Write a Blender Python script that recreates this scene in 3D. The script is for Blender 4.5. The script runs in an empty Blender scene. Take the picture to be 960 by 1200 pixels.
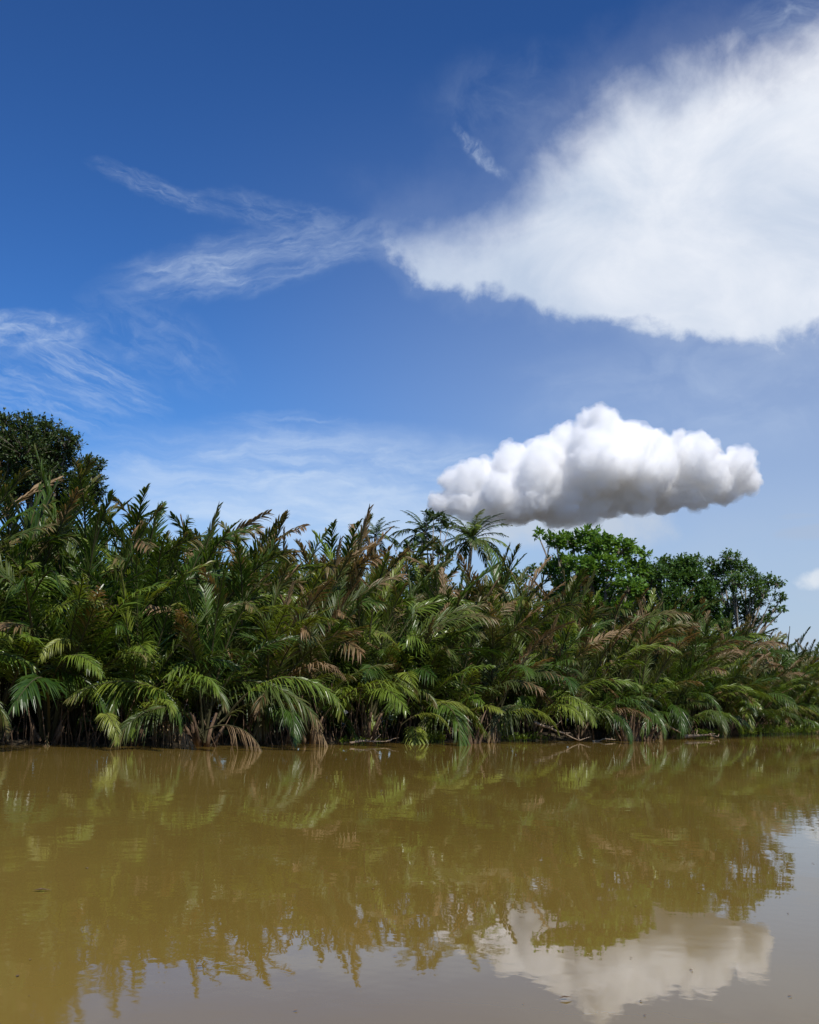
import bpy, math, random
import numpy as np
from mathutils import Vector, Matrix, Euler, noise as mnoise
R = math.radians
random.seed(7)
sc = bpy.context.scene
C = sc.collection

# ------------------------------------------------------------------ camera
F = 1400.0                       # focal length measured in photo pixels (photo 960 x 1200)
HC = 1.7                         # eye height above the river
PITCH = math.atan(216/F)
CM = Matrix.Translation((0, 0, HC)) @ (Matrix.Rotation(math.pi/2 + PITCH, 4, 'X') @ Matrix.Rotation(R(1.2), 4, 'Z'))
cd = bpy.data.cameras.new('camera'); cam = bpy.data.objects.new('camera', cd); C.objects.link(cam)
cd.sensor_fit = 'VERTICAL'; cd.sensor_height = 36; cd.lens = 36*F/1200
cd.clip_start = 0.1; cd.clip_end = 20000
cam.matrix_world = CM
sc.camera = cam
ROT = CM.to_3x3()

def ray(px, py):
    return (ROT @ Vector(((px-480)/F, (600-py)/F, -1.0))).normalized()
def at(px, py, Y):
    """world point seen in the direction of photo pixel px,py at distance Y ahead"""
    d = ray(px, py); k = Y/d.y
    return Vector((d.x*k, Y, HC + d.z*k))
def lerp(tab, x):
    if x <= tab[0][0]: return tab[0][1] + (x-tab[0][0])*(tab[1][1]-tab[0][1])/(tab[1][0]-tab[0][0])
    for (a, b), (c, d) in zip(tab, tab[1:]):
        if x <= c: return b + (d-b)*(x-a)/(c-a)
    (a, b), (c, d) = tab[-2], tab[-1]
    return d + (x-c)*(d-b)/(c-a)*0.5
SHORE = [(0, 874), (240, 876), (480, 871), (700, 868), (850, 864), (960, 861)]
def shore_pt(px):
    d = ray(px, lerp(SHORE, px)); k = -HC/d.z
    return Vector((d.x*k, d.y*k, 0))
TOP = [(-200, 500), (0, 520), (60, 530), (130, 556), (170, 562), (210, 560), (260, 592), (330, 594), (370, 598), (410, 602),
       (440, 634), (500, 646), (550, 644), (600, 652), (640, 655), (700, 682), (760, 690), (800, 702), (850, 718), (900, 742), (960, 750), (1200, 790)]

# ------------------------------------------------------------------ shader helpers
def new_mat(name):
    m = bpy.data.materials.new(name); m.use_nodes = True
    nt = m.node_tree; nt.nodes.clear()
    return m, nt
class N:
    """tiny wrapper so shader maths can be written as maths"""
    def __init__(s, nt, sock): s.nt, s.s = nt, sock
    def _m(s, op, *a, clamp=False):
        n = s.nt.nodes.new('ShaderNodeMath'); n.operation = op; n.use_clamp = clamp
        for i, v in enumerate((s,)+a):
            if isinstance(v, N): s.nt.links.new(v.s, n.inputs[i])
            else: n.inputs[i].default_value = v
        return N(s.nt, n.outputs[0])
    def __add__(s, o): return s._m('ADD', o)
    __radd__ = __add__
    def __mul__(s, o): return s._m('MULTIPLY', o)
    __rmul__ = __mul__
    def __sub__(s, o): return s._m('SUBTRACT', o)
    def __rsub__(s, o): return (s*-1.0)+o
    def __truediv__(s, o): return s._m('DIVIDE', o)
    def max(s, o): return s._m('MAXIMUM', o)
    def min(s, o): return s._m('MINIMUM', o)
    def pow(s, o): return s._m('POWER', o)
    def sqrt(s): return s._m('SQRT')
    def clamp(s): return s._m('ADD', 0.0, clamp=True)
    def ss(s, a, b, lo=0.0, hi=1.0):
        n = s.nt.nodes.new('ShaderNodeMapRange'); n.interpolation_type = 'SMOOTHSTEP'
        s.nt.links.new(s.s, n.inputs['Value'])
        for k, v in (('From Min', a), ('From Max', b), ('To Min', lo), ('To Max', hi)): n.inputs[k].default_value = v
        return N(s.nt, n.outputs['Result'])
def xyz(nt, x, y, z):
    n = nt.nodes.new('ShaderNodeCombineXYZ')
    for i, v in enumerate((x, y, z)):
        if isinstance(v, N): nt.links.new(v.s, n.inputs[i])
        else: n.inputs[i].default_value = v
    return n.outputs[0]
def nz(nt, vec, scale=1.0, detail=4, rough=0.55, dist=0.0, typ=None):
    n = nt.nodes.new('ShaderNodeTexNoise')
    nt.links.new(vec, n.inputs['Vector'])
    n.inputs['Scale'].default_value = scale; n.inputs['Detail'].default_value = detail
    n.inputs['Roughness'].default_value = rough; n.inputs['Distortion'].default_value = dist
    return N(nt, n.outputs['Fac'])
def mixc(nt, fac, a, b, mode='MIX'):
    n = nt.nodes.new('ShaderNodeMix'); n.data_type = 'RGBA'; n.blend_type = mode
    for i, v in ((0, fac), (6, a), (7, b)):
        if isinstance(v, N): nt.links.new(v.s, n.inputs[i])
        elif isinstance(v, bpy.types.NodeSocket): nt.links.new(v, n.inputs[i])
        elif isinstance(v, (tuple, list)): n.inputs[i].default_value = (*v, 1)
        else: n.inputs[i].default_value = v
    return n.outputs[2]

# ------------------------------------------------------------------ light and sky
SUN_EL, SUN_AZ = R(53), R(180-34)          # azimuth clockwise from +Y: the sun stands behind the camera, to the right
sund = Vector((math.sin(SUN_AZ)*math.cos(SUN_EL), math.cos(SUN_AZ)*math.cos(SUN_EL), math.sin(SUN_EL)))
sl = bpy.data.lights.new('sun', 'SUN'); sl.energy = 4.8; sl.angle = R(0.5); sl.color = (1.0, 0.955, 0.88)
so = bpy.data.objects.new('sun', sl); C.objects.link(so)
so.rotation_euler = sund.to_track_quat('Z', 'Y').to_euler(); so.location = (0, 0, 60)

w = bpy.data.worlds.new('World'); sc.world = w; w.use_nodes = True
nt = w.node_tree; nt.nodes.clear()
sky = nt.nodes.new('ShaderNodeTexSky'); sky.sky_type = 'NISHITA'; sky.sun_disc = False
sky.sun_elevation = SUN_EL; sky.sun_rotation = SUN_AZ
sky.air_density = 1.0; sky.dust_density = 0.25; sky.ozone_density = 2.6; sky.altitude = 0
tc = nt.nodes.new('ShaderNodeTexCoord')
sp = nt.nodes.new('ShaderNodeSeparateXYZ'); nt.links.new(tc.outputs['Generated'], sp.inputs[0])
dx, dy, dz = (N(nt, sp.outputs[i]) for i in range(3))
U0 = dx._m('ARCTAN2', dy)*F                # azimuth and elevation of the sky direction, 1400 units to the radian
V0 = dz._m('ARCSINE')*F
def uv(px, py):
    d = ray(px, py); return math.atan2(d.x, d.y)*F, math.asin(d.z)*F
P0 = xyz(nt, U0, V0, 0.0)
wa = (nz(nt, P0, 1/120, 5, 0.6)-0.5); wb = (nz(nt, xyz(nt, V0, U0, 37.0), 1/120, 5, 0.6)-0.5)
U = U0 + wa*52.0; V = V0 + wb*44.0
def local(p, q, Uu=None, Vv=None):
    """coordinates along / across the streak from photo direction p to q"""
    (ua, va), (ub, vb) = uv(*p), uv(*q)
    cu, cv = (ua+ub)/2, (va+vb)/2; L = math.hypot(ub-ua, vb-va)/2
    c, s = (ub-ua)/(2*L), (vb-va)/(2*L)
    X, Y = (Uu or U)-cu, (Vv or V)-cv
    return X*c + Y*s, Y*c - X*s, L
def streak(p, q, wdt, amt, soft=0.25, fib=(90, 10), seed=0.0, lo=0.35, hi=0.75, bend=0.0):
    a, b, L = local(p, q)
    b = b - (a/L).pow(2.0)*bend if bend else b
    r = ((a/L)*(a/L) + (b/wdt)*(b/wdt))
    env = r.ss(1.7, soft-.2)
    n = nz(nt, xyz(nt, a*(1/fib[0]), b*(1/fib[1]), seed), 1.0, 7, 0.62, 0.3)
    n2 = nz(nt, xyz(nt, a*(2.2/fib[0]), b*(1.1/fib[1]), seed+40), 1.0, 5, 0.6, 0.6)
    return env*(n.ss(lo, hi+.1)*0.55+n2.ss(0.38, 0.8)*0.75)*amt
W = []
W.append(streak((130, 338), (440, 275), 32, 0.62, -0.1, (150, 17), 3.1, 0.32, 0.75))
W.append(streak((145, 330), (330, 300), 16, 0.45, 0.0, (90, 14), 8.1, 0.3, 0.7))
W.append(streak((115, 195), (260, 250), 13, 0.30, 0.0, (60, 9), 5.7, 0.35, 0.72))
W.append(streak((230, 235), (420, 268), 20, 0.27, 0.0, (70, 14), 6.9, 0.35, 0.75))
W.append(streak((300, 295), (500, 287), 12, 0.30, 0.0, (100, 14), 16.9, 0.3, 0.7))
W.append(streak((-60, 400), (105, 382), 22, 0.75, -0.1, (60, 14), 1.2, 0.25, 0.7))
W.append(streak((20, 395), (185, 478), 30, 0.55, 0.0, (110, 9), 2.9, 0.33, 0.78))
W.append(streak((-90, 415), (150, 500), 34, 0.42, 0.0, (120, 11), 7.9, 0.35, 0.8))
W.append(streak((90, 360), (270, 440), 40, 0.26, 0.0, (90, 22), 9.3, 0.4, 0.8))
W.append(streak((90, 545), (620, 560), 56, 1.0, -0.4, (260, 34), 4.4, 0.15, 0.62))
W.append(streak((60, 590), (700, 610), 50, 0.95, -0.4, (300, 40), 14.4, 0.1, 0.6))
W.append(streak((250, 490), (440, 500), 16, 0.34, 0.0, (120, 12), 11.4, 0.35, 0.75))
W.append(streak((530, 150), (596, 212), 9, 0.6, -0.5, (20, 14), 12.2, 0.30, 0.75))
W.append(streak((500, 130), (760, 110), 60, 0.22, -0.6, (130, 60), 13.2, 0.3, 0.75))
W.append(streak((600, 470), (1100, 430), 78, 0.42, -0.7, (260, 70), 15.2, 0.15, 0.75))
W.append(streak((870, 30), (1100, -20), 26, 0.5, -0.2, (100, 20), 19.2, 0.3, 0.7))
wisps = W[0]
for k in W[1:]: wisps = wisps + k - wisps*k
# the great smooth cloud, upper right: below a feathered upper edge, above a crisper lower edge
f1 = nz(nt, P0, 1/75, 8, 0.58, 0.2)-0.5
f2 = nz(nt, xyz(nt, U0, V0, 91.0), 1/150, 6, 0.6, 0.4)-0.5
def line(p, q):                                  # signed distance, positive on the upper side of p->q
    a, b, L = local(p, q, U0, V0); return b
lowA = line((470, 345), (640, 366)); lowB = line((640, 352), (940, 398)); lowC = line((456, 270), (508, 356))
low = (lowA.max(lowB)).min(lowC.max(lowA*1.0)) if False else lowA.min(lowB+6.0).min(lowC)
low = low + f1*84.0 + 12.0 + (U0-(uv(470, 300)[0])).ss(20.0, 180.0)*5.0
upA = line((462, 274), (640, 228))*-1.0; upB = line((560, 255), (770, 55))*-1.0; upC = line((640, 118), (1000, 20))*-1.0
up = upA.max((upB*1.0)).min(upC) if False else upA.max(upB).min(upC)
up = up + f1*70.0 + f2*80.0
f3 = nz(nt, xyz(nt, U0*0.8, V0, 17.0), 1/95, 7, 0.6, 0.5)
big = low.ss(0.0, 22.0)*up.ss(-34.0, 66.0)*f3.ss(0.18, 0.46, 0.86, 1.0)
soft2 = low.ss(-22.0, 30.0)*up.ss(-95.0, 60.0)*0.18
big = big.max(soft2)
big = big*(U0._m('ABSOLUTE').ss(1500.0, 1100.0))
# little far clouds low on the right
def puff(p, q, wdt, amt, fl, seed):
    a, b, L = local(p, q, U0, V0)
    n = nz(nt, xyz(nt, U0, V0, seed), 1/fl, 6, 0.6)-0.5
    return (1.0-((a/L)*(a/L)+(b/wdt)*(b/wdt)) + n*1.6).ss(0.0, 0.9)*amt
pf = puff((918, 683), (1040, 670), 15, 0.8, 26, 5.0)
und = puff((480, 604), (830, 616), 38, 0.8, 60, 3.0)
gr = puff((895, 628), (1020, 618), 10, 0.55, 40, 8.0).max(puff((905, 607), (960, 603), 4, 0.3, 20, 9.0))
hz = V0.ss(330.0, -20.0)
hsv = nt.nodes.new('ShaderNodeHueSaturation'); nt.links.new(sky.outputs[0], hsv.inputs['Color'])
hsv.inputs['Saturation'].default_value = 0.98; hsv.inputs['Value'].default_value = 1.0
gm = nt.nodes.new('ShaderNodeGamma'); gm.inputs['Gamma'].default_value = 1.42
nt.links.new(hsv.outputs[0], gm.inputs[0])
SKB = 0.095
skyc = mixc(nt, 1.0, gm.outputs[0], (0.25, 0.435, 0.62), 'MULTIPLY')
vl = nz(nt, xyz(nt, U0*0.4, V0, 55.0), 1/60, 5, 0.55)
rt = U0.ss(-380.0, 480.0)
c = mixc(nt, (hz*(vl.ss(0.2, 0.8)*0.30+0.52)*(rt*0.45+0.95)).clamp(), skyc, (4.9, 6.0, 7.5))
c = mixc(nt, rt*V0.ss(760.0, 180.0)*0.55, c, (5.2, 6.0, 7.3))
c = mixc(nt, wisps.clamp()*0.8, c, (7.2, 8.4, 9.9))
bt = nz(nt, xyz(nt, U0*0.7, V0, 13.0), 1/150, 7, 0.58, 0.6)
bc = mixc(nt, (V0*0.0020 + U0*0.0009 - 2.0 + bt*2.2).clamp(), (5.7, 6.7, 8.3), (9.6, 9.9, 10.5))
c = mixc(nt, big.clamp()*0.96, c, bc)
c = mixc(nt, und, c, (5.9, 6.6, 7.6))
c = mixc(nt, gr, c, (4.3, 5.3, 7.0))
c = mixc(nt, pf, c, (8.2, 8.7, 9.3))
bg = nt.nodes.new('ShaderNodeBackground'); nt.links.new(c, bg.inputs[0]); bg.inputs[1].default_value = SKB
wo = nt.nodes.new('ShaderNodeOutputWorld'); nt.links.new(bg.outputs[0], wo.inputs[0])
w.cycles.sampling_method = 'MANUAL'; w.cycles.sample_map_resolution = 512

# ------------------------------------------------------------------ materials
def bsdf(nt, col, rough, spec=0.5, bump=None, bs=0.3, bd=0.02):
    p = nt.nodes.new('ShaderNodeBsdfPrincipled')
    if isinstance(col, (tuple, list)): p.inputs['Base Color'].default_value = (*col, 1)
    else: nt.links.new(col, p.inputs['Base Color'])
    p.inputs['Roughness'].default_value = rough
    p.inputs['Specular IOR Level'].default_value = spec
    if bump is not None:
        b = nt.nodes.new('ShaderNodeBump'); b.inputs['Strength'].default_value = bs; b.inputs['Distance'].default_value = bd
        nt.links.new(bump.s, b.inputs['Height']); nt.links.new(b.outputs[0], p.inputs['Normal'])
    return p
def out(nt, sh):
    o = nt.nodes.new('ShaderNodeOutputMaterial'); nt.links.new(sh, o.inputs[0])
def leaf_mat(name, c1, c2, tip=None, tip_at=(0.6, 1.0), amt=1.0, rough=0.34, trans=0.36, tcol=None, spec=0.45):
    m, nt = new_mat(name)
    oi = nt.nodes.new('ShaderNodeObjectInfo'); geo = nt.nodes.new('ShaderNodeNewGeometry')
    t2 = nt.nodes.new('ShaderNodeTexCoord')
    rnd = N(nt, oi.outputs['Random']); isl = N(nt, geo.outputs['Random Per Island'])
    n = nz(nt, t2.outputs['Object'], 0.9, 4, 0.6)
    fac = (rnd*0.55 + isl*0.45 + (n-0.5)*0.7).clamp()
    col = mixc(nt, fac, c1, c2)
    if tip:
        at_ = nt.nodes.new('ShaderNodeAttribute'); at_.attribute_name = 'along'
        a = N(nt, at_.outputs['Fac'])
        col = mixc(nt, (a + (isl-0.5)*0.35 + (n-0.5)*0.5 + (rnd-0.5)*0.3).ss(*tip_at)*amt, col, tip)
    p = bsdf(nt, col, rough, spec)
    tr = nt.nodes.new('ShaderNodeBsdfTranslucent')
    tcm = mixc(nt, 1.0, col, tcol or (1.25, 1.15, 0.55), 'MULTIPLY')
    nt.links.new(tcm, tr.inputs[0])
    mx = nt.nodes.new('ShaderNodeMixShader'); mx.inputs[0].default_value = trans
    nt.links.new(p.outputs[0], mx.inputs[1]); nt.links.new(tr.outputs[0], mx.inputs[2])
    out(nt, mx.outputs[0]); return m
M = {}
M['green'] = leaf_mat('palm_leaf_green', (0.026, 0.066, 0.010), (0.105, 0.175, 0.022), (0.12, 0.125, 0.03), (0.95, 1.25))
M['bright'] = leaf_mat('palm_leaf_bright', (0.10, 0.18, 0.020), (0.25, 0.30, 0.045), (0.20, 0.19, 0.06), (0.9, 1.3), rough=0.32)  # yellow-green leaf, its colour raised to carry sunlit highlights
M['olive'] = leaf_mat('palm_leaf_olive', (0.044, 0.080, 0.014), (0.125, 0.165, 0.028), (0.20, 0.15, 0.06), (0.75, 1.15), rough=0.42)
M['browning'] = leaf_mat('palm_leaf_browning', (0.040, 0.070, 0.015), (0.11, 0.125, 0.03), (0.26, 0.165, 0.08), (0.56, 0.95), rough=0.5)
M['dry'] = leaf_mat('palm_leaf_dry', (0.15, 0.095, 0.045), (0.30, 0.205, 0.105), rough=0.65, trans=0.15, spec=0.3)
M['yellow'] = leaf_mat('palm_leaf_yellow', (0.20, 0.25, 0.035), (0.28, 0.31, 0.06), rough=0.35, trans=0.35)
M['tree_bright'] = leaf_mat('broad_leaf_bright', (0.065, 0.15, 0.02), (0.16, 0.29, 0.05), rough=0.45, trans=0.35)
M['tree_mid'] = leaf_mat('broad_leaf_mid', (0.055, 0.125, 0.026), (0.13, 0.22, 0.05), rough=0.45, trans=0.3)
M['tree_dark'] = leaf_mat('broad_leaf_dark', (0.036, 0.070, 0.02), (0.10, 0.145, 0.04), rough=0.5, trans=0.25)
M['coco'] = leaf_mat('coconut_leaf', (0.035, 0.07, 0.018), (0.08, 0.13, 0.035), (0.15, 0.16, 0.06), (0.7, 1.1), rough=0.4)
def bark(name, a, b, sc_=(3, 3, 14)):
    m, nt = new_mat(name)
    t2 = nt.nodes.new('ShaderNodeTexCoord'); mp = nt.nodes.new('ShaderNodeMapping'); mp.inputs['Scale'].default_value = sc_
    nt.links.new(t2.outputs['Object'], mp.inputs[0])
    n = nz(nt, mp.outputs[0], 1.6, 7, 0.65)
    p = bsdf(nt, mixc(nt, n.ss(0.3, 0.72), a, b), 0.85, 0.25, n, 0.6, 0.03)
    out(nt, p.outputs[0]); return m
M['stalk'] = bark('palm_stalk', (0.030, 0.032, 0.014), (0.10, 0.085, 0.035), (4, 4, 1))
M['stub'] = bark('palm_stub_bark', (0.055, 0.034, 0.020), (0.22, 0.145, 0.09), (6, 6, 2))
M['bark'] = bark('tree_bark', (0.10, 0.085, 0.065), (0.28, 0.24, 0.19), (3, 3, 6))
M['pale'] = bark('pale_palm_bark', (0.17, 0.155, 0.125), (0.38, 0.35, 0.29), (2, 2, 9))
M['wood'] = bark('weathered_driftwood', (0.16, 0.11, 0.075), (0.42, 0.33, 0.24), (8, 8, 8))

m, nt = new_mat('bank_mud'); t2 = nt.nodes.new('ShaderNodeTexCoord')
n = nz(nt, t2.outputs['Object'], 0.8, 8, 0.65)
out(nt, bsdf(nt, mixc(nt, n.ss(0.3, 0.7), (0.022, 0.017, 0.010), (0.062, 0.047, 0.028)), 0.7, 0.4, n, 0.6, 0.1).outputs[0]); M['mud'] = m

m, nt = new_mat('muddy_river_water'); t2 = nt.nodes.new('ShaderNodeTexCoord')
mp = nt.nodes.new('ShaderNodeMapping'); nt.links.new(t2.outputs['Object'], mp.inputs[0]); mp.inputs['Rotation'].default_value = (0, 0, R(35)); mp.inputs['Scale'].default_value = (1.0, 0.6, 1)
silt = nz(nt, mp.outputs[0], 0.11, 5, 0.55, 0.8)
mp2 = nt.nodes.new('ShaderNodeMapping'); nt.links.new(t2.outputs['Object'], mp2.inputs[0]); mp2.inputs['Scale'].default_value = (1.3, 1.0, 1)
wv = nz(nt, mp2.outputs[0], 1.1, 3, 0.5)*0.8 + nz(nt, mp2.outputs[0], 4.5, 3, 0.5)*0.13
calm = nz(nt, mp.outputs[0], 0.07, 3, 0.5).ss(0.35, 0.65)*0.8+0.35
col = mixc(nt, silt.ss(0.3, 0.7), (0.166, 0.107, 0.022), (0.206, 0.140, 0.032))
p = bsdf(nt, col, 0.02, 0.5)
nt.links.new((silt.ss(0.45, 0.75)*0.05+0.015).s, p.inputs['Roughness'])
p.inputs['IOR'].default_value = 1.333
b = nt.nodes.new('ShaderNodeBump'); b.inputs['Strength'].default_value = 1.0; b.inputs['Distance'].default_value = 0.0055
nt.links.new((wv*calm).s, b.inputs['Height']); nt.links.new(b.outputs[0], p.inputs['Normal'])
out(nt, p.outputs[0]); M['water'] = m

# ------------------------------------------------------------------ mesh helpers
class MB:
    def __init__(s): s.v, s.f, s.mi, s.al = [], [], [], []
    def vert(s, p, a=0.0): s.v.append(tuple(p)); s.al.append(a); return len(s.v)-1
    def face(s, idx, mi=0): s.f.append(idx); s.mi.append(mi)
    def tube(s, pts, rad, n=6, mi=0, cap=True):
        rings = []
        for i, p in enumerate(pts):
            p = Vector(p)
            t = (Vector(pts[min(i+1, len(pts)-1)])-Vector(pts[max(i-1, 0)])).normalized()
            a = t.cross(Vector((0, 0, 1)) if abs(t.z) < 0.9 else Vector((1, 0, 0))).normalized(); b = t.cross(a)
            r = rad[i] if isinstance(rad, (list, tuple)) else rad
            rings.append([s.vert(p + (a*math.cos(k*2*math.pi/n) + b*math.sin(k*2*math.pi/n))*r, i/(len(pts)-1)) for k in range(n)])
        for A, B in zip(rings, rings[1:]):
            for k in range(n): s.face((A[k], A[(k+1) % n], B[(k+1) % n], B[k]), mi)
        if cap: s.face(tuple(rings[0][::-1]), mi); s.face(tuple(rings[-1]), mi)
    def mesh(s, name, mats, smooth=False):
        me = bpy.data.meshes.new(name); me.from_pydata(s.v, [], s.f)
        for m_ in mats: me.materials.append(m_)
        me.polygons.foreach_set('material_index', s.mi)
        if smooth: me.polygons.foreach_set('use_smooth', [True]*len(s.f))
        at_ = me.attributes.new('along', 'FLOAT', 'POINT'); at_.data.foreach_set('value', s.al)
        me.update(); return me
def link(name, me, parent=None, loc=(0, 0, 0), rot=(0, 0, 0), scale=1.0):
    o = bpy.data.objects.new(name, me); C.objects.link(o); o.parent = parent
    o.location = loc; o.rotation_euler = rot; o.scale = (scale,)*3 if isinstance(scale, (int, float)) else scale
    return o
def tag(o, label=None, cat=None, group=None, kind=None):
    for k, v in (('label', label), ('category', cat), ('group', group), ('kind', kind)):
        if v: o[k] = v
    return o

def frond_mesh(name, th0, bend, pet=0.28, nl=52, leaf=0.15, wid=0.0085, ang=42, vee=25, droop=0.25, seed=0, sway=0.0, miss=0.04, stalk_r=0.008, power=1.6, twist=0.0):
    """one pinnate palm frond of unit length; leaves the origin upwards and bows towards +X"""
    rg = random.Random(seed); mb = MB(); K = 26
    pts = [Vector((0, 0, 0))]; tan = []
    for i in range(K+1):
        s = i/K; th = R(th0 + bend*s**power); yw = sway*s*s
        t = Vector((math.sin(th)*math.cos(yw), math.sin(th)*math.sin(yw), math.cos(th))); tan.append(t)
        if i < K: pts.append(pts[-1] + t/K)
    mb.tube(pts[::2], [stalk_r*(1-0.88*(i*2/K)) + 0.0006 for i in range(len(pts[::2]))], 5, 1)
    def samp(s):
        x = s*K; i = min(int(x), K-1); f = x-i
        return pts[i].lerp(pts[i+1], f), tan[i].lerp(tan[i+1], f).normalized()
    for k in range(nl):
        s = pet + (1-pet)*(k+0.3)/nl
        u = (s-pet)/(1-pet)
        for sg in (-1, 1):
            if rg.random() < miss: continue
            P, T = samp(min(1, s + rg.uniform(-.3, .3)*(1-pet)/nl))
            up = Vector((0, 1, 0)).cross(T).normalized(); up = up if True else up
            Nn = Vector((-T.z, 0, T.x)); Nn = (Nn - T*Nn.dot(T)).normalized()     # upper face of the frond
            B = T.cross(Nn).normalized()
            tw = twist*u
            N2 = Nn*math.cos(tw) + B*math.sin(tw); B2 = B*math.cos(tw) - Nn*math.sin(tw)
            a = R(ang*(1-0.45*u) + rg.gauss(0, 5)); ve = R(vee + rg.gauss(0, 9))
            d = T*math.cos(a) + (B2*sg*math.cos(ve) + N2*math.sin(ve))*math.sin(a)
            L = leaf*(0.55 + 0.45*math.sin(math.pi*min(1, 0.18+u*0.95))**0.7)*(1-0.45*u**3)*rg.uniform(0.85, 1.1)
            if u > 0.97: L *= 0.8
            wv_ = wid*rg.uniform(0.8, 1.15)
            wdir = (T - d*T.dot(d)).normalized(); nn = d.cross(wdir)
            if nn.dot(N2) < 0: nn = -nn
            tws = rg.gauss(0, 0.35)
            wdir = wdir*math.cos(tws) + nn*math.sin(tws); nn = d.cross(wdir)
            dr = droop*rg.uniform(0.6, 1.5); rows = []
            for j, (q, ww) in enumerate(((0, .45), (.3, 1), (.65, .85), (1, 0))):
                c0 = P + d*L*q + Vector((0, 0, -1))*L*dr*q*q
                if ww == 0: rows.append([mb.vert(c0, u+0.12)])
                else:
                    e = wdir*wv_*ww; h = nn*wv_*ww*0.35
                    rows.append([mb.vert(c0-e, u), mb.vert(c0+h, u), mb.vert(c0+e, u)])
            for A, Bq in zip(rows, rows[1:]):
                if len(Bq) == 3:
                    mb.face((A[0], A[1], Bq[1], Bq[0])); mb.face((A[1], A[2], Bq[2], Bq[1]))
                else:
                    mb.face((A[0], A[1], Bq[0])); mb.face((A[1], A[2], Bq[0]))
    return mb.mesh(name, [M['green'], M['stalk']])

# frond library: (first angle, bow, ...)
LIB = {'spear': [], 'upright': [], 'arch': [], 'low': [], 'dead': []}
NAR = .0043
for i in range(4): LIB['spear'].append(frond_mesh('spear_frond', 3+3*i, 12+8*i, nl=56, ang=24+2*i, vee=30, droop=0.08, leaf=.135, wid=NAR*.9, seed=10+i, twist=(-1)**i*0.9, miss=.1))
for i in range(8): LIB['upright'].append(frond_mesh('upright_frond', 6+2.5*i, 36+8*i, nl=60, power=2.0, ang=40+2*i, vee=28, droop=0.22+.04*i, leaf=.165, wid=NAR, seed=20+i, sway=(-1)**i*.35, twist=(-1)**i*(0.4+.12*i), miss=.07))
for i in range(8): LIB['arch'].append(frond_mesh('arching_frond', 16+4*i, 50+9*i, nl=60, ang=48, vee=18, droop=.25+.06*i, leaf=.175, wid=NAR*1.05, seed=30+i, sway=(-1)**i*.5, twist=(-1)**i*0.5, power=1.4, miss=.07))
for i in range(8): LIB['low'].append(frond_mesh('low_frond', 24+5*i, 68+8*i, nl=54, pet=.26, ang=50, vee=14, droop=.22+.06*i, leaf=.19, wid=NAR*1.1, seed=40+i, sway=(-1)**i*.6, twist=(-1)**i*0.45, power=1.3, miss=.06))
for i in range(3): LIB['dead'].append(frond_mesh('hanging_dead_frond', 40+14*i, 110, pet=.3, nl=40, ang=24, vee=-10, droop=1.1, leaf=.17, wid=.004, seed=50+i, sway=(-1)**i*.4, miss=.3, power=0.9))

def set_mat(o, m_):
    o.material_slots[0].link = 'OBJECT'; o.material_slots[0].material = m_

def stub_mesh(seed):
    rg = random.Random(seed); mb = MB()
    for k in range(10):
        a = rg.uniform(0, 6.28); r = rg.uniform(.05, .35); l = rg.uniform(.35, 1.1); t = rg.uniform(.05, .6)
        b = Vector((math.cos(a)*r, math.sin(a)*r, -.25)); dirv = Vector((math.cos(a)*t, math.sin(a)*t, 1)).normalized()
        mb.tube([b, b+dirv*l*.5, b+dirv*l+Vector((math.cos(a), math.sin(a), 0))*.08], [.075, .055, .03], 6)
    return mb.mesh('stub_cluster', [M['stub']], True)
STUBS = [stub_mesh(60+i) for i in range(4)]

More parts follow.
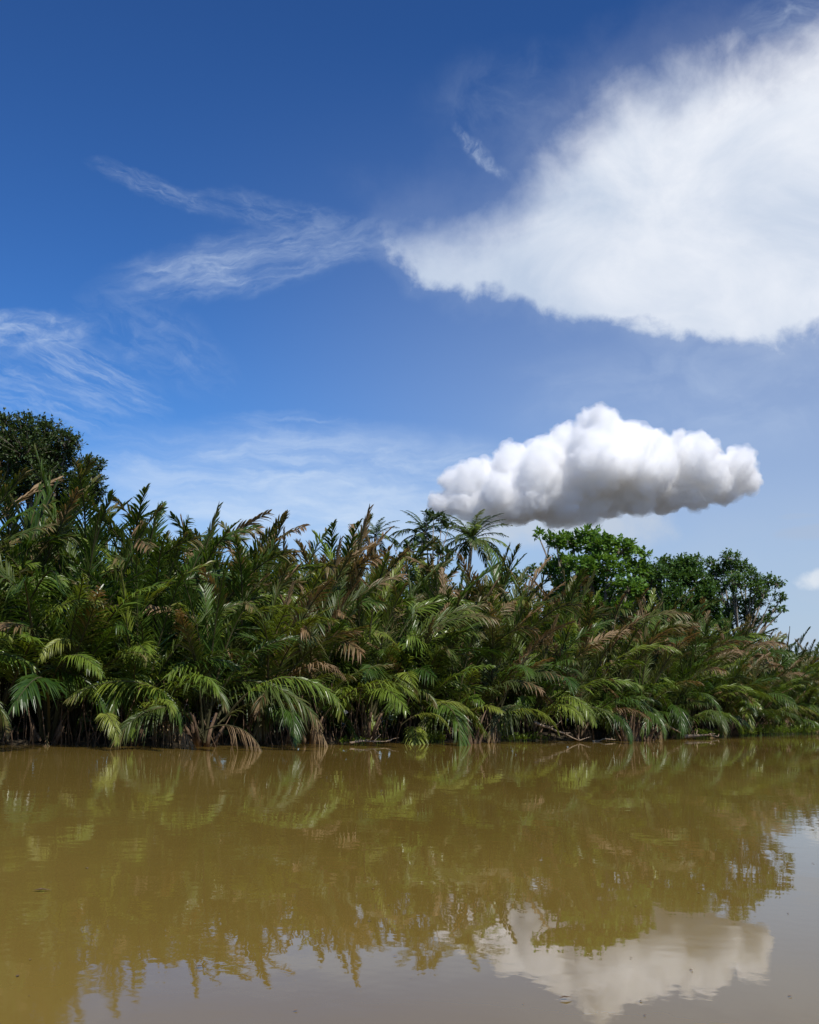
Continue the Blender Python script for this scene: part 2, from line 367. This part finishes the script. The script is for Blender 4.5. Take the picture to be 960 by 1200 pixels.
FACE = math.atan2(-0.8, 0.45)                    # the way the open river lies, seen from the bank
PALMS = []
def nipa(loc, H, row, px, rg, dry=0.3, low=1.0, yel=0):
    root = bpy.data.objects.new('nipa_palm', None); C.objects.link(root); root.location = loc; root.empty_display_size = .4
    L = H*1.06
    def put(kind, az, sc_, mt, name='frond', tilt=(0, 0), z=0.0):
        o = link(name, rg.choice(LIB[kind]), root, (rg.uniform(-.2, .2), rg.uniform(-.2, .2), z), (R(rg.gauss(0, 2)+tilt[0]), R(rg.gauss(0, 2)+tilt[1]), az), sc_)
        set_mat(o, M[mt]); return o
    def pick(up_):
        x = rg.random()
        if up_: 
            if x < dry*0.55: return 'browning'
            if x < dry*0.62: return 'dry'
            if x < dry*0.62 + .3: return 'olive'
            return 'green' if x < .9 else 'bright'
        if x < .05*dry*2: return 'dry'
        return 'green' if x < .42 else ('olive' if x < .58 else 'bright')
    for k in range(rg.randint(1, 2)): put('spear', rg.uniform(0, 6.28), L*rg.uniform(.78, .96), pick(True))
    nu = rg.randint(8, 10) if row < 2 else rg.randint(9, 12)
    for k in range(nu): put('upright', (k+rg.uniform(-.3, .3))*6.283/nu, L*rg.uniform(.8, 1.0), pick(True))
    na = (6, 6, 5, 6, 6)[row]
    for k in range(na):
        az = (FACE + rg.gauss(0, 1.2)) if row < 2 else rg.uniform(0, 6.28)
        put('arch', az, L*rg.uniform(.62, .88), pick(rg.random() < .4))
    if row == 0:
        bare = 685 < px < 775 or 520 < px < 560
        for k in range(0 if bare else rg.randint(1, 3)): put('low', FACE + rg.gauss(0, 1.15), min(L, 7.0)*rg.uniform(.48, .85), rg.choice(['green', 'bright', 'bright', 'bright', 'green']), z=rg.uniform(.5, 1.5))  # low fronds mostly take the bright leaf colour to read as sunlit
        if rg.random() < .2: put('low', FACE + rg.gauss(0, .8), L*rg.uniform(.5, .6), 'dry')
        for k in range(yel): put('low', FACE + rg.gauss(0, .5), L*rg.uniform(.5, .62), 'yellow')
        for k in range(rg.choice((0, 0, 1, 1))): put('dead', FACE + rg.gauss(0, .8), L*rg.uniform(.4, .55), 'dry', 'dead_frond')
        s_ = link('stub_cluster', STUBS[rg.randrange(4)], root, (0, 0, .1), (0, 0, rg.uniform(0, 6)), rg.uniform(.8, 1.25))
    PALMS.append((root, row, px, H, dry)); return root

rg = random.Random(2024)
rows = [(0, 1.1, 2.3), (1, 2.8, 2.6), (2, 5.4, 2.9), (3, 8.4, 3.3), (4, 12.0, 4.2)]
for row, back, gap in rows:
    px = -110 - 10*row
    while px < 1060:
        s = shore_pt(px)
        loc = s + Vector((-0.30*back, 0.95*back, 0)) + Vector((rg.uniform(-.4, .4), rg.uniform(-.5, .5), 0)); loc.z = min(.35, .08 + .05*back)
        D = loc.y
        # where it really stands in the picture and how tall the thicket is there
        q = ROT.transposed() @ (loc - Vector((0, 0, HC))); ppx = 480 + F*q.x/(-q.z)
        ttop = lerp(TOP, ppx) + 6
        Hs = at(ppx, ttop, D).z
        fr = (0.76, .90, .97, .99, .99)[row]*rg.uniform(.96, 1.05)*min(1.07, max(1.0, 1 + (ppx-330)*.0007))
        dry = lerp([(-200, .14), (200, .16), (270, .55), (420, .7), (620, .58), (960, .45), (1200, .45)], ppx)
        yel = 1 if (row == 0 and 480 < ppx < 560) else 0
        nipa(loc, max(2.6, Hs*fr), row, ppx, rg, dry, 1.0, yel)
        nx = shore_pt(px+10); step = (nx-s).length/10
        px += gap*rg.uniform(.85, 1.15)/step

# individual fronds that hang out over the river
def extra(px, py, D, az, L, kind, i, mt, name='frond'):
    p_ = at(px, py, D); near = min((q for q in PALMS if q[1] == 0), key=lambda q: (q[0].location-p_).length)[0]
    o = link(name, LIB[kind][i], near, p_-near.location, (0, 0, R(az)), L); set_mat(o, M[mt])
S0 = lambda px, d: shore_pt(px).y + d
extra(150, 858, S0(150, -.9), -40, 3.2, 'low', 3, 'bright')      # the broad frond drooping to the water
extra(60, 800, S0(60, .3), -55, 3.3, 'low', 4, 'bright')
extra(118, 850, S0(118, -.9), -70, 2.4, 'low', 6, 'yellow')
extra(262, 845, S0(262, -.9), -30, 4.6, 'arch', 6, 'bright')     # long thin frond whose tip touches the river
extra(100, 770, S0(100, .3), -100, 2.6, 'low', 5, 'yellow')
extra(484, 842, S0(484, -1.3), -8, 2.5, 'low', 4, 'yellow')
extra(470, 850, S0(470, -1.4), -20, 2.3, 'low', 5, 'yellow')
extra(235, 860, S0(235, -.9), -20, 3.0, 'dead', 1, 'dry', 'dead_frond')
extra(575, 850, S0(575, .2), -20, 3.4, 'low', 5, 'bright')
extra(640, 830, S0(640, .2), -60, 3.3, 'low', 6, 'bright')
extra(680, 840, S0(680, .2), -150, 2.8, 'low', 5, 'bright')
extra(700, 800, S0(700, .2), -20, 4.2, 'low', 2, 'bright')
extra(820, 840, S0(820, .4), -15, 4.2, 'low', 3, 'bright')
extra(280, 800, S0(280, .6), -10, 4.4, 'low', 1, 'bright')
extra(310, 830, S0(310, .6), -30, 4.2, 'arch', 5, 'dry', 'dead_frond')
extra(210, 800, S0(210, .6), 15, 5.0, 'arch', 3, 'bright')

# labels: every palm of the thicket is told by its row, its look and its place along the bank
ROWN = ['at the waterline, fronds bowing over the river', 'second row from the water', 'middle of the thicket, upright fronds', 'fourth row from the water, tips showing', 'rearmost row against the sky']
ORD = ['first', 'second', 'third', 'fourth', 'fifth', 'sixth', 'seventh', 'eighth', 'ninth', 'tenth', 'eleventh', 'twelfth', 'thirteenth', 'fourteenth', 'fifteenth', 'sixteenth', 'seventeenth', 'eighteenth', 'nineteenth', 'twentieth',
       'twenty-first', 'twenty-second', 'twenty-third', 'twenty-fourth', 'twenty-fifth', 'twenty-sixth', 'twenty-seventh', 'twenty-eighth', 'twenty-ninth', 'thirtieth']
for row in range(5):
    rs = sorted([p_ for p_ in PALMS if p_[1] == row], key=lambda p_: p_[2])
    for i, (o, _, px, H, dry) in enumerate(rs):
        look = ('tall ' if H > 7 else 'low ' if H < 4.6 else '') + ('dark green' if dry < .32 else 'brown-tipped')
        tag(o, f'{look} nipa palm {ROWN[row]}, {ORD[i]} from left', 'palm', 'nipa palms lining the river bank')

# ------------------------------------------------------------------ ground, water
def shore_far(px): return shore_pt(px)
mb = MB()
sh = [shore_pt(px) for px in range(-260, 1241, 20)]
a0, a1 = sh[0], sh[-1]
prof = [(-60, -3.0), (-6, -1.6), (-1.2, -.55), (.3, -.14), (1.2, .06), (2.2, .22), (4, .34), (12, .4), (60, .5), (400, .6), (6000, .6)]
line_pts = [Vector((-3000, -300, 0)), Vector((-300, 12, 0)), Vector((-60, 22, 0))] + sh + [Vector((a1.x+40, a1.y+55, 0)), Vector((a1.x+300, a1.y+420, 0)), Vector((3600, 5200, 0))]
cols = []
for i, s in enumerate(line_pts):
    col_ = []
    for b_, z in prof:
        jit = mnoise.noise(Vector((s.x*.35, s.y*.35, b_*.3))) if abs(b_) < 5 else 0
        col_.append(mb.vert(s + Vector((-.30*b_, .95*b_, z + jit*.12))+Vector((jit*.5, jit*.5, 0))))
    cols.append(col_)
for A, B in zip(cols, cols[1:]):
    for k in range(len(prof)-1): mb.face((A[k], B[k], B[k+1], A[k+1]))
tag(link('ground', mb.mesh('ground', [M['mud']], True)), kind='structure')
mb = MB()
v4 = [mb.vert(p_) for p_ in ((-6000, -3000, 0), (6000, -3000, 0), (6000, 7000, 0), (-6000, 7000, 0))]; mb.face(v4)
tag(link('river_water', mb.mesh('river_water', [M['water']])), kind='structure')

# ------------------------------------------------------------------ undergrowth: nobody could count it
def leaf_into(mb, P, d, nrm, L, wd, mi=0):
    s = d.cross(nrm).normalized(); nn = s.cross(d)
    a = mb.vert(P); b_ = mb.vert(P+d*L*.45+s*wd*.5+nn*L*.06); c_ = mb.vert(P+d*L*.45-s*wd*.5+nn*L*.06); e = mb.vert(P+d*L-nn*L*.05); m_ = mb.vert(P+d*L*.5)
    mb.face((a, b_, m_), mi); mb.face((a, m_, c_), mi); mb.face((b_, e, m_), mi); mb.face((m_, e, c_), mi)
def rdir(rg): 
    v = Vector((rg.gauss(0, 1), rg.gauss(0, 1), rg.gauss(0, 1))); return v.normalized()
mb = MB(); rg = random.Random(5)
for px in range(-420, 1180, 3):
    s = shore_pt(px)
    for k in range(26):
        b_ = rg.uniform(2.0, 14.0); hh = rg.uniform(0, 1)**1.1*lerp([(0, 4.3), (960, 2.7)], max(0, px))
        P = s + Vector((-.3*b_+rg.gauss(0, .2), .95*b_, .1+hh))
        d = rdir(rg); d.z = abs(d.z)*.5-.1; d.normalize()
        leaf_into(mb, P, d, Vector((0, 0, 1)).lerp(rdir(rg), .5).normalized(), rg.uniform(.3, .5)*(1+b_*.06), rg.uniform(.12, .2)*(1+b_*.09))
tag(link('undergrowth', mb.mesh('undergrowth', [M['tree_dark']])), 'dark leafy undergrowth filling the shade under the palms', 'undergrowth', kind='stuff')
mb = MB()
for (x0, x1, n, hmax) in ((590, 640, 60, .35), (815, 850, 90, .45), (868, 1000, 420, .8), (930, 1100, 300, .9), (485, 520, 90, .5), (398, 450, 30, .25)):
    for k in range(n):
        px = rg.uniform(x0, x1); s = shore_pt(px); b_ = rg.uniform(-.35, .35)
        P = s + Vector((-.3*b_, .95*b_, 0.02)); h = hmax*rg.uniform(.3, 1); lean = Vector((rg.gauss(0, .25), rg.gauss(-.1, .25), 1)).normalized()
        tipp = P + lean*h; mb.tube([P-Vector((0, 0, .2)), P.lerp(tipp, .5), tipp], [.008, .006, .003], 4)
        for j in range(6):
            q = P.lerp(tipp, rg.uniform(.3, 1)); d = rdir(rg); d.z = abs(d.z)*.6; leaf_into(mb, q, d.normalized(), Vector((0, 0, 1)), rg.uniform(.1, .2), .06)
tag(link('shore_weeds', mb.mesh('shore_weeds', [M['bright']])), 'small leafy weeds growing along the muddy waterline', 'weeds', kind='stuff')

# thin dead stems standing in the shade at the waterline
mb = MB()
for k in range(420):
    px = rg.uniform(-120, 1120); s = shore_pt(px); b_ = rg.uniform(.1, 1.6)
    P = s + Vector((-.3*b_, .95*b_, -.2)); h = rg.uniform(.6, 2.4); l = Vector((rg.gauss(0, .22), rg.gauss(-.1, .15), 1)).normalized()
    mb.tube([P, P+l*h*.5+Vector((rg.gauss(0, .04), 0, 0)), P+l*h], [.02, .016, .007], 4)
tag(link('dead_stems', mb.mesh('dead_stems', [M['stub']], True)), 'thin dead brown stems standing in shade along the waterline', 'stems', kind='stuff')

# ------------------------------------------------------------------ stumps and driftwood
def stump(px, n, h, spread, label, seed):
    rg = random.Random(seed); s = shore_pt(px) + Vector((.3, -1.0, 0))
    root = bpy.data.objects.new('palm_stump', None); C.objects.link(root); root.location = s
    tag(root, label, 'stump', 'bare palm stumps at the waterline')
    for k in range(n):
        t = (k+.5)/n*2-1; mb = MB(); l = h*rg.uniform(.55, 1.1)
        b0 = Vector((t*.22+rg.gauss(0, .05), rg.gauss(0, .12), -.3)); d = Vector((t*spread+rg.gauss(0, .12), rg.gauss(-.1, .15), 1)).normalized()
        if rg.random() < .45:      # torn sheath strips hanging from the old stalks
            q = b0+d*l*rg.uniform(.6, .95); e = Vector((rg.gauss(0, .12), -.1, -l*rg.uniform(.3, .6)))
            mb.tube([q, q+e*.4+Vector((0, -.05, .05)), q+e], [.02, .014, .004], 4)
        mb.tube([b0, b0+d*l*.4, b0+d*l*.8+Vector((t*.06, 0, 0)), b0+d*(l+.2)+Vector((t*.16, 0, -.03))], [.085, .06, .04, .012], 7)
        link('stalk', mb.mesh('stalk', [M['stub']], True), root)
stump(724, 22, 1.7, .26, 'fanned bare brown palm stump standing in the water', 3)
stump(741, 9, 1.2, .5, 'small splayed stump right beside the tall fanned brown stump', 4)
stump(541, 9, 1.4, .35, 'cluster of thin reddish bare stalks below the yellow-green fronds', 8)
def branch(name, label, p0, p1, r, twigs, seed, cat='branch'):
    rg = random.Random(seed); mb = MB(); n = 7; pts = []
    for i in range(n):
        t = i/(n-1); pts.append(Vector(p0).lerp(Vector(p1), t) + Vector((0, rg.gauss(0, .03), math.sin(t*3.1)*.06+rg.gauss(0, .025))))
    r *= 1.5; mb.tube(pts, [r*(1-.75*i/(n-1)) for i in range(n)], 6)
    for k in range(twigs):
        q = pts[rg.randrange(1, n)]; d = (Vector(p1)-Vector(p0)).normalized()*rg.uniform(.1, .8)+rdir(rg)*.6; d.z = abs(d.z)*.8; l = rg.uniform(.2, .6)
        mb.tube([q, q+d*l*.6, q+d*l+Vector((0, 0, rg.uniform(-.1, .1)))], [r*.4, r*.28, r*.12], 5)
    tag(link(name, mb.mesh(name, [M['wood']], True)), label, cat)
def sp_(px, z, off=0.0):
    s = shore_pt(px); return s + Vector((0, off-.5, z))
branch('fallen_branch', 'pale dead branch slanting down to the water left of the fanned stump', sp_(624, .75, -.2), sp_(674, .06, -.7), .045, 8, 1)
branch('driftwood_stick', 'short pale stick leaning out of the water right of the stumps', sp_(778, .62, -.2), sp_(800, .05, -.7), .035, 2, 2)
branch('driftwood_log', 'thin bleached log lying along the waterline right of the leaning stick', sp_(796, .10, -.6), sp_(836, .10, -.4), .06, 7, 3)
branch('driftwood_twigs', 'tangle of pale twigs afloat at the waterline below the drooping fronds', sp_(412, .08, -.5), sp_(452, .10, -.4), .03, 12, 4)
branch('thin_driftwood', 'thin dark stick lying on the waterline near the two stumps', sp_(690, .05, -.5), sp_(716, .06, -.7), .03, 3, 5)
# specks afloat
for px, py, l, lb_ in ((38, 1045, .16, 'small dark leaf floating on the brown water at far left'), (655, 1172, .09, 'tiny dry leaf floating below the cloud reflection'), (228, 1135, .07, 'tiny pale leaf afloat near the reflected palm tips at left')):
    d = ray(px, py); k = -HC/d.z; mb = MB()
    leaf_into(mb, Vector((0, 0, 0)), Vector((.93, .3, .04)).normalized(), Vector((0, 0, 1)), l, l*.4)
    tag(link('floating_leaf', mb.mesh('floating_leaf', [M['stub']]), None, (d.x*k, d.y*k, .012)), lb_, 'leaf')

mb = MB(); rg = random.Random(77)
for k in range(46):
    d = ray(rg.uniform(-60, 1020), 900 + 290*rg.random()**1.0); k_ = -HC/d.z; l = rg.uniform(.015, .05)*(.5+k_/20)
    leaf_into(mb, Vector((d.x*k_, d.y*k_, .006)), Vector((rg.gauss(0, 1), rg.gauss(0, 1), 0)).normalized(), Vector((0, 0, 1)), l, l*.5)
tag(link('floating_debris', mb.mesh('floating_debris', [M['stub']])), 'scattered tiny leaf and twig specks afloat on the brown river', 'debris', kind='stuff')

# ------------------------------------------------------------------ trees behind
def tree(name, label, base, crown, leafL, leafW, per, mat, seed, group=None, flat=.55, trunk_r=.25, leaves_per=7, bmat='bark'):
    """crown: list of (centre, radius) clumps; limbs run from the trunk to every clump"""
    rg = random.Random(seed); base = Vector(base)
    root = bpy.data.objects.new(name, None); C.objects.link(root); root.location = base
    tag(root, label, 'tree', group)
    tb, lb = MB(), MB()
    cen = sum((Vector(c_) for c_, r_ in crown), Vector())/len(crown) - base
    zlow = min(c_.z-r_ for c_, r_ in crown) - base.z
    fork = Vector((cen.x*.55, cen.y*.55, max(1.0, zlow*.75)))
    tb.tube([Vector((0, 0, -.4)), fork*.35+Vector((.1, 0, 0)), fork*.7, fork], [trunk_r*1.2, trunk_r, trunk_r*.85, trunk_r*.7], 9)
    for c_, r_ in crown:
        c0 = Vector(c_)-base
        mid = fork.lerp(c0, .5)+Vector((rg.gauss(0, .3), rg.gauss(0, .3), -.35))
        tb.tube([fork, mid, c0-Vector((0, 0, r_*.25))], [trunk_r*.5, trunk_r*.32, trunk_r*.14], 6)
        nb = max(5, int(per*r_*r_))
        for k in range(nb):
            d = rdir(rg); rr = r_*rg.uniform(.45, 1.12); 
            tipp = c0 + Vector((d.x*rr, d.y*rr, d.z*rr*flat + .1*r_))
            st = c0.lerp(tipp, rg.uniform(.1, .5)) - Vector((0, 0, .12*r_))
            if rg.random() < .35: tb.tube([c0-Vector((0, 0, r_*.25)), st, tipp], [trunk_r*.12, trunk_r*.07, .008], 4, cap=False)
            dr = (tipp-st).normalized()
            for j in range(leaves_per):
                q = st.lerp(tipp, .45+.6*rg.random())
                ld = (dr + rdir(rg)*.9 + Vector((0, 0, -.15))).normalized()
                leaf_into(lb, q+rdir(rg)*leafL*.3, ld, (Vector((0, 0, 1))+rdir(rg)*.55).normalized(), leafL*rg.uniform(.7, 1.2), leafW*rg.uniform(.8, 1.2))
    link('trunk', tb.mesh('trunk', [M[bmat]], True), root)
    link('crown', lb.mesh('crown', [M[mat]]), root)
    return root
def cr(D, lst, seed=0, dj=1.5):
    rg = random.Random(seed)
    return [(at(px, py, D+rg.uniform(-dj, dj)), r/F*D) for px, py, r in lst]
def gnd(px, D):
    p_ = at(px, 820, D); p_.z = .45; return p_
tree('broadleaf_tree', 'bright green large-leaved tree with open layered crown above the palms', gnd(690, 62),
     cr(62, [(652, 634, 15), (632, 628, 8), (672, 636, 20), (700, 640, 24), (690, 627, 15), (725, 645, 22), (738, 640, 11), (752, 650, 10), (712, 664, 24), (680, 666, 24), (745, 668, 20), (660, 662, 18), (700, 690, 26), (735, 690, 22), (665, 690, 20), (645, 668, 12), (690, 712, 24), (650, 705, 18), (725, 715, 22)], 1),
     .27, .17, 95, 'tree_bright', 11, 'broadleaf trees behind the palms', flat=.6)
tree('broadleaf_tree', 'dense rounded green tree immediately right of the large-leaved open tree', gnd(795, 74),
     cr(74, [(782, 664, 16), (800, 662, 14), (770, 672, 14), (765, 682, 14), (795, 680, 20), (815, 678, 16), (830, 690, 16), (790, 702, 22), (815, 708, 18), (768, 700, 18), (835, 712, 14), (780, 722, 20), (810, 728, 20), (750, 715, 16), (840, 730, 14), (756, 668, 12), (808, 670, 18), (825, 700, 18), (750, 692, 16)], 2),
     .22, .13, 190, 'tree_mid', 12, 'broadleaf trees behind the palms', flat=.8)
tree('broadleaf_tree', 'tall fine-leaved tree at the right end of the treeline, crown in tufts', gnd(865, 78),
     cr(78, [(817, 657, 10), (835, 662, 11), (856, 655, 13), (848, 668, 13), (872, 664, 11), (880, 676, 12), (862, 684, 17), (843, 690, 14), (900, 681, 11), (911, 684, 9), (893, 694, 12), (914, 701, 9), (908, 714, 8), (885, 706, 14), (862, 708, 16), (918, 714, 5), (850, 726, 16), (878, 724, 14), (900, 726, 9), (836, 676, 13), (862, 668, 12), (886, 690, 13), (828, 704, 14)], 3),
     .19, .11, 170, 'tree_mid', 13, 'broadleaf trees behind the palms', flat=.75, trunk_r=.2)
tree('broadleaf_tree', 'dark dull green tree rising behind the leftmost palms', gnd(30, 50),
     cr(50, [(5, 496, 16), (30, 500, 20), (55, 506, 20), (78, 520, 20), (30, 530, 32), (66, 542, 28), (100, 545, 16), (116, 545, 10), (112, 562, 14), (-20, 510, 26), (-50, 520, 30), (85, 570, 24), (10, 520, 26), (48, 560, 30), (15, 570, 30), (110, 580, 18), (60, 590, 30), (5, 545, 26), (50, 525, 24)], 4),
     .15, .085, 330, 'tree_dark', 14, 'broadleaf trees behind the palms', flat=.8)
tree('small_tree', 'small dark round-leaved tree between the two feathery palm crowns', gnd(512, 56),
     cr(56, [(508, 605, 7), (518, 608, 9), (500, 601, 3), (526, 616, 6), (480, 640, 9), (470, 655, 10), (486, 656, 11), (508, 640, 9), (520, 650, 12), (462, 640, 5)], 5, .5),
     .20, .16, 140, 'tree_dark', 15, trunk_r=.12, leaves_per=5)
tree('small_tree', 'low green bush crown showing between nipa fronds and the open tree', gnd(632, 66),
     cr(66, [(628, 668, 12), (612, 676, 12), (600, 682, 10), (585, 668, 8), (420, 640, 9), ][:4], 6, .5),
     .24, .15, 80, 'tree_mid', 16, trunk_r=.1, leaves_per=5)

COCO = [frond_mesh('coconut_frond', 20+22*i, 62+8*i, pet=.12, nl=34, ang=50, vee=8, droop=.35+.05*i, leaf=.2, wid=.011, seed=70+i, power=1.0, stalk_r=.012, sway=(-1)**i*.2) for i in range(4)]
def feather_palm(name, label, px, py, D, L, n, seed, tr=.16, shaft=False, mat='coco', mats2=None, lean=.6):
    rg = random.Random(seed); b_ = gnd(px, D); top = at(px, py, D) - b_
    root = bpy.data.objects.new(name, None); C.objects.link(root); root.location = b_; tag(root, label, 'palm')
    mb = MB(); K = 12; P = []
    for i in range(K+1):
        t = i/K; P.append(Vector((top.x*t - lean*math.sin(t*3.14)*.5, 0, top.z*t - .3*(1-t))))
    P[-1] = Vector((top.x, top.y, top.z))
    mb.tube(P, [tr*(1.25-.5*i/K) for i in range(K+1)], 9)
    link('trunk', mb.mesh('trunk', [M['pale']], True), root)
    if shaft:
        mb = MB(); mb.tube([top-Vector((0, 0, .9)), top-Vector((0, 0, .4)), top+Vector((0, 0, .1))], [tr*.85, tr*.95, tr*.4], 9)
        link('crownshaft', mb.mesh('crownshaft', [M['coco']], True), root)
    for k in range(n):
        u = (k+.5)/n; i = min(3, int(u*4))
        o = link('frond', COCO[i], root, top-Vector((0, 0, .12*u)), (R(rg.gauss(0, 5)), R(rg.gauss(0, 5)), k*2.4+rg.uniform(-.25, .25)), L*rg.uniform(.85, 1.08))
        set_mat(o, M[(mats2 or [mat])[k % len(mats2 or [mat])]])
feather_palm('coconut_palm', 'coconut palm with drooping feathery crown, tallest palm against the sky', 553, 633, 63, 2.5, 28, 1, .12, mats2=['coco', 'coco', 'bright', 'olive'])
feather_palm('areca_palm', 'slender pale-trunked palm with dark arching fronds left of the coconut palm', 497, 624, 58, 1.85, 19, 2, .11, True, mats2=['coco', 'green'])
feather_palm('areca_palm', 'small dark feathery palm peeping over the nipa, left of the pale-trunked one', 440, 628, 60, 1.55, 15, 3, .08, True, mats2=['green', 'coco'])

# ------------------------------------------------------------------ the cumulus cloud: real cloud body, lit by the sun
def cumulus():
    D = 2600.0; k = D/F
    lobes = [(704, 520, 40, 0), (680, 528, 34, 30), (728, 525, 30, -10), (752, 530, 32, 20), (776, 540, 30, -5), (803, 545, 30, 15), (828, 556, 28, 0), (858, 551, 25, -10), (874, 563, 20, 10), (845, 572, 22, 0),
             (648, 545, 32, 10), (622, 556, 30, -5), (600, 566, 28, 15), (572, 566, 26, 0), (549, 560, 17, 0), (545, 582, 24, 0), (526, 588, 17, 10), (575, 592, 22, -15), (610, 596, 24, 10),
             (700, 560, 48, 20), (660, 580, 40, 0), (740, 565, 42, 0), (780, 570, 32, 10), (815, 575, 24, 0), (640, 590, 24, 10), (690, 588, 24, 0), (630, 575, 34, -25), (700, 545, 40, -40), (755, 552, 34, -35), (590, 580, 28, -30), (840, 562, 22, -25), (720, 512, 26, -20), (765, 525, 26, -10), (790, 530, 24, -15), (818, 542, 24, -15), (868, 545, 20, 0), (640, 530, 22, 10), (600, 548, 22, 0), (560, 552, 18, 10), (528, 566, 14, 0), (515, 590, 12, 0), (570, 598, 16, 0), (600, 600, 16, 10), (655, 600, 18, 0), (705, 582, 28, 0), (735, 576, 26, 0), (672, 580, 30, 0), (765, 575, 20, 0)]
    import bmesh
    bm = bmesh.new()
    for px, py, r, dd in lobes:
        c_ = at(px, py, D + dd*k)
        bmesh.ops.create_icosphere(bm, subdivisions=3, radius=r*k*.9, matrix=Matrix.Translation(c_) @ Matrix.Diagonal((1, 1.25, 1, 1)))
    me0 = bpy.data.meshes.new('tmp'); bm.to_mesh(me0); bm.free()
    o0 = bpy.data.objects.new('tmp', me0); C.objects.link(o0)
    def remesh(o_, size):
        rm = o_.modifiers.new('r', 'REMESH'); rm.mode = 'VOXEL'; rm.voxel_size = size*.85
        dg = bpy.context.evaluated_depsgraph_get(); dg.update()
        me_ = bpy.data.meshes.new_from_object(o_.evaluated_get(dg)); bpy.data.objects.remove(o_); return me_
    def push(me_, octs, off=0.0, sd=0.0):
        nv = len(me_.vertices); co = np.empty(nv*3); me_.vertices.foreach_get('co', co); no = np.empty(nv*3); me_.vertices.foreach_get('normal', no)
        co = co.reshape(-1, 3); no = no.reshape(-1, 3)
        for i in range(nv):
            p_ = Vector(co[i]); s_ = off
            for sz, am in octs: s_ += (abs(mnoise.noise(p_/sz+Vector((3+sd, 7, 1))))*2.0-0.42)*am
            co[i] += no[i]*s_*(1.0 if no[i][2] > -.45 else .7)
        me_.vertices.foreach_set('co', co.ravel()); me_.update()
    def vapour(name, dens):
        m_, nt_ = new_mat(name)
        vs = nt_.nodes.new('ShaderNodeVolumePrincipled'); vs.inputs['Color'].default_value = (1, .999, .996, 1); vs.inputs['Density'].default_value = dens; vs.inputs['Anisotropy'].default_value = -0.35
        o_ = nt_.nodes.new('ShaderNodeOutputMaterial'); nt_.links.new(vs.outputs[0], o_.inputs['Volume']); return m_
    me = remesh(o0, 4.5); push(me, [(75, 26), (30, 9)])
    o1 = bpy.data.objects.new('tmp', me); C.objects.link(o1)
    me = remesh(o1, 3.2); push(me, [(22, 8), (11, 6), (6, 3.0)])
    fr_ = me.copy(); push(fr_, [(34, 9), (14, 6), (7, 3)], 3.0, 5.0)
    o2 = bpy.data.objects.new('tmp', fr_); C.objects.link(o2); fr_ = remesh(o2, 3.6)
    for m2, nm, dn in ((me, 'cloud_core_vapour', .05), (fr_, 'cloud_fringe_vapour', .02)):
        m2.polygons.foreach_set('use_smooth', [True]*len(m2.polygons)); m2.materials.clear(); m2.materials.append(vapour(nm, dn))
    cl = tag(link('cumulus_cloud', me), 'white heaped cumulus cloud with grey base above the palms', 'cloud', kind='stuff')
    link('cloud_fringe', fr_, cl)
cumulus()

# ------------------------------------------------------------------ render settings
sc.view_settings.view_transform = 'Standard'; sc.view_settings.look = 'None'; sc.view_settings.gamma = 1; sc.view_settings.exposure = 0
sc.view_settings.use_curve_mapping = False
cy = sc.cycles
cy.max_bounces = 30; cy.diffuse_bounces = 3; cy.glossy_bounces = 3; cy.transmission_bounces = 3; cy.volume_bounces = 28; cy.transparent_max_bounces = 8
cy.use_denoising = True; cy.denoiser = 'OPENIMAGEDENOISE'; cy.denoising_input_passes = 'RGB_ALBEDO_NORMAL'
cy.sample_clamp_indirect = 6; cy.caustics_reflective = False; cy.caustics_refractive = False
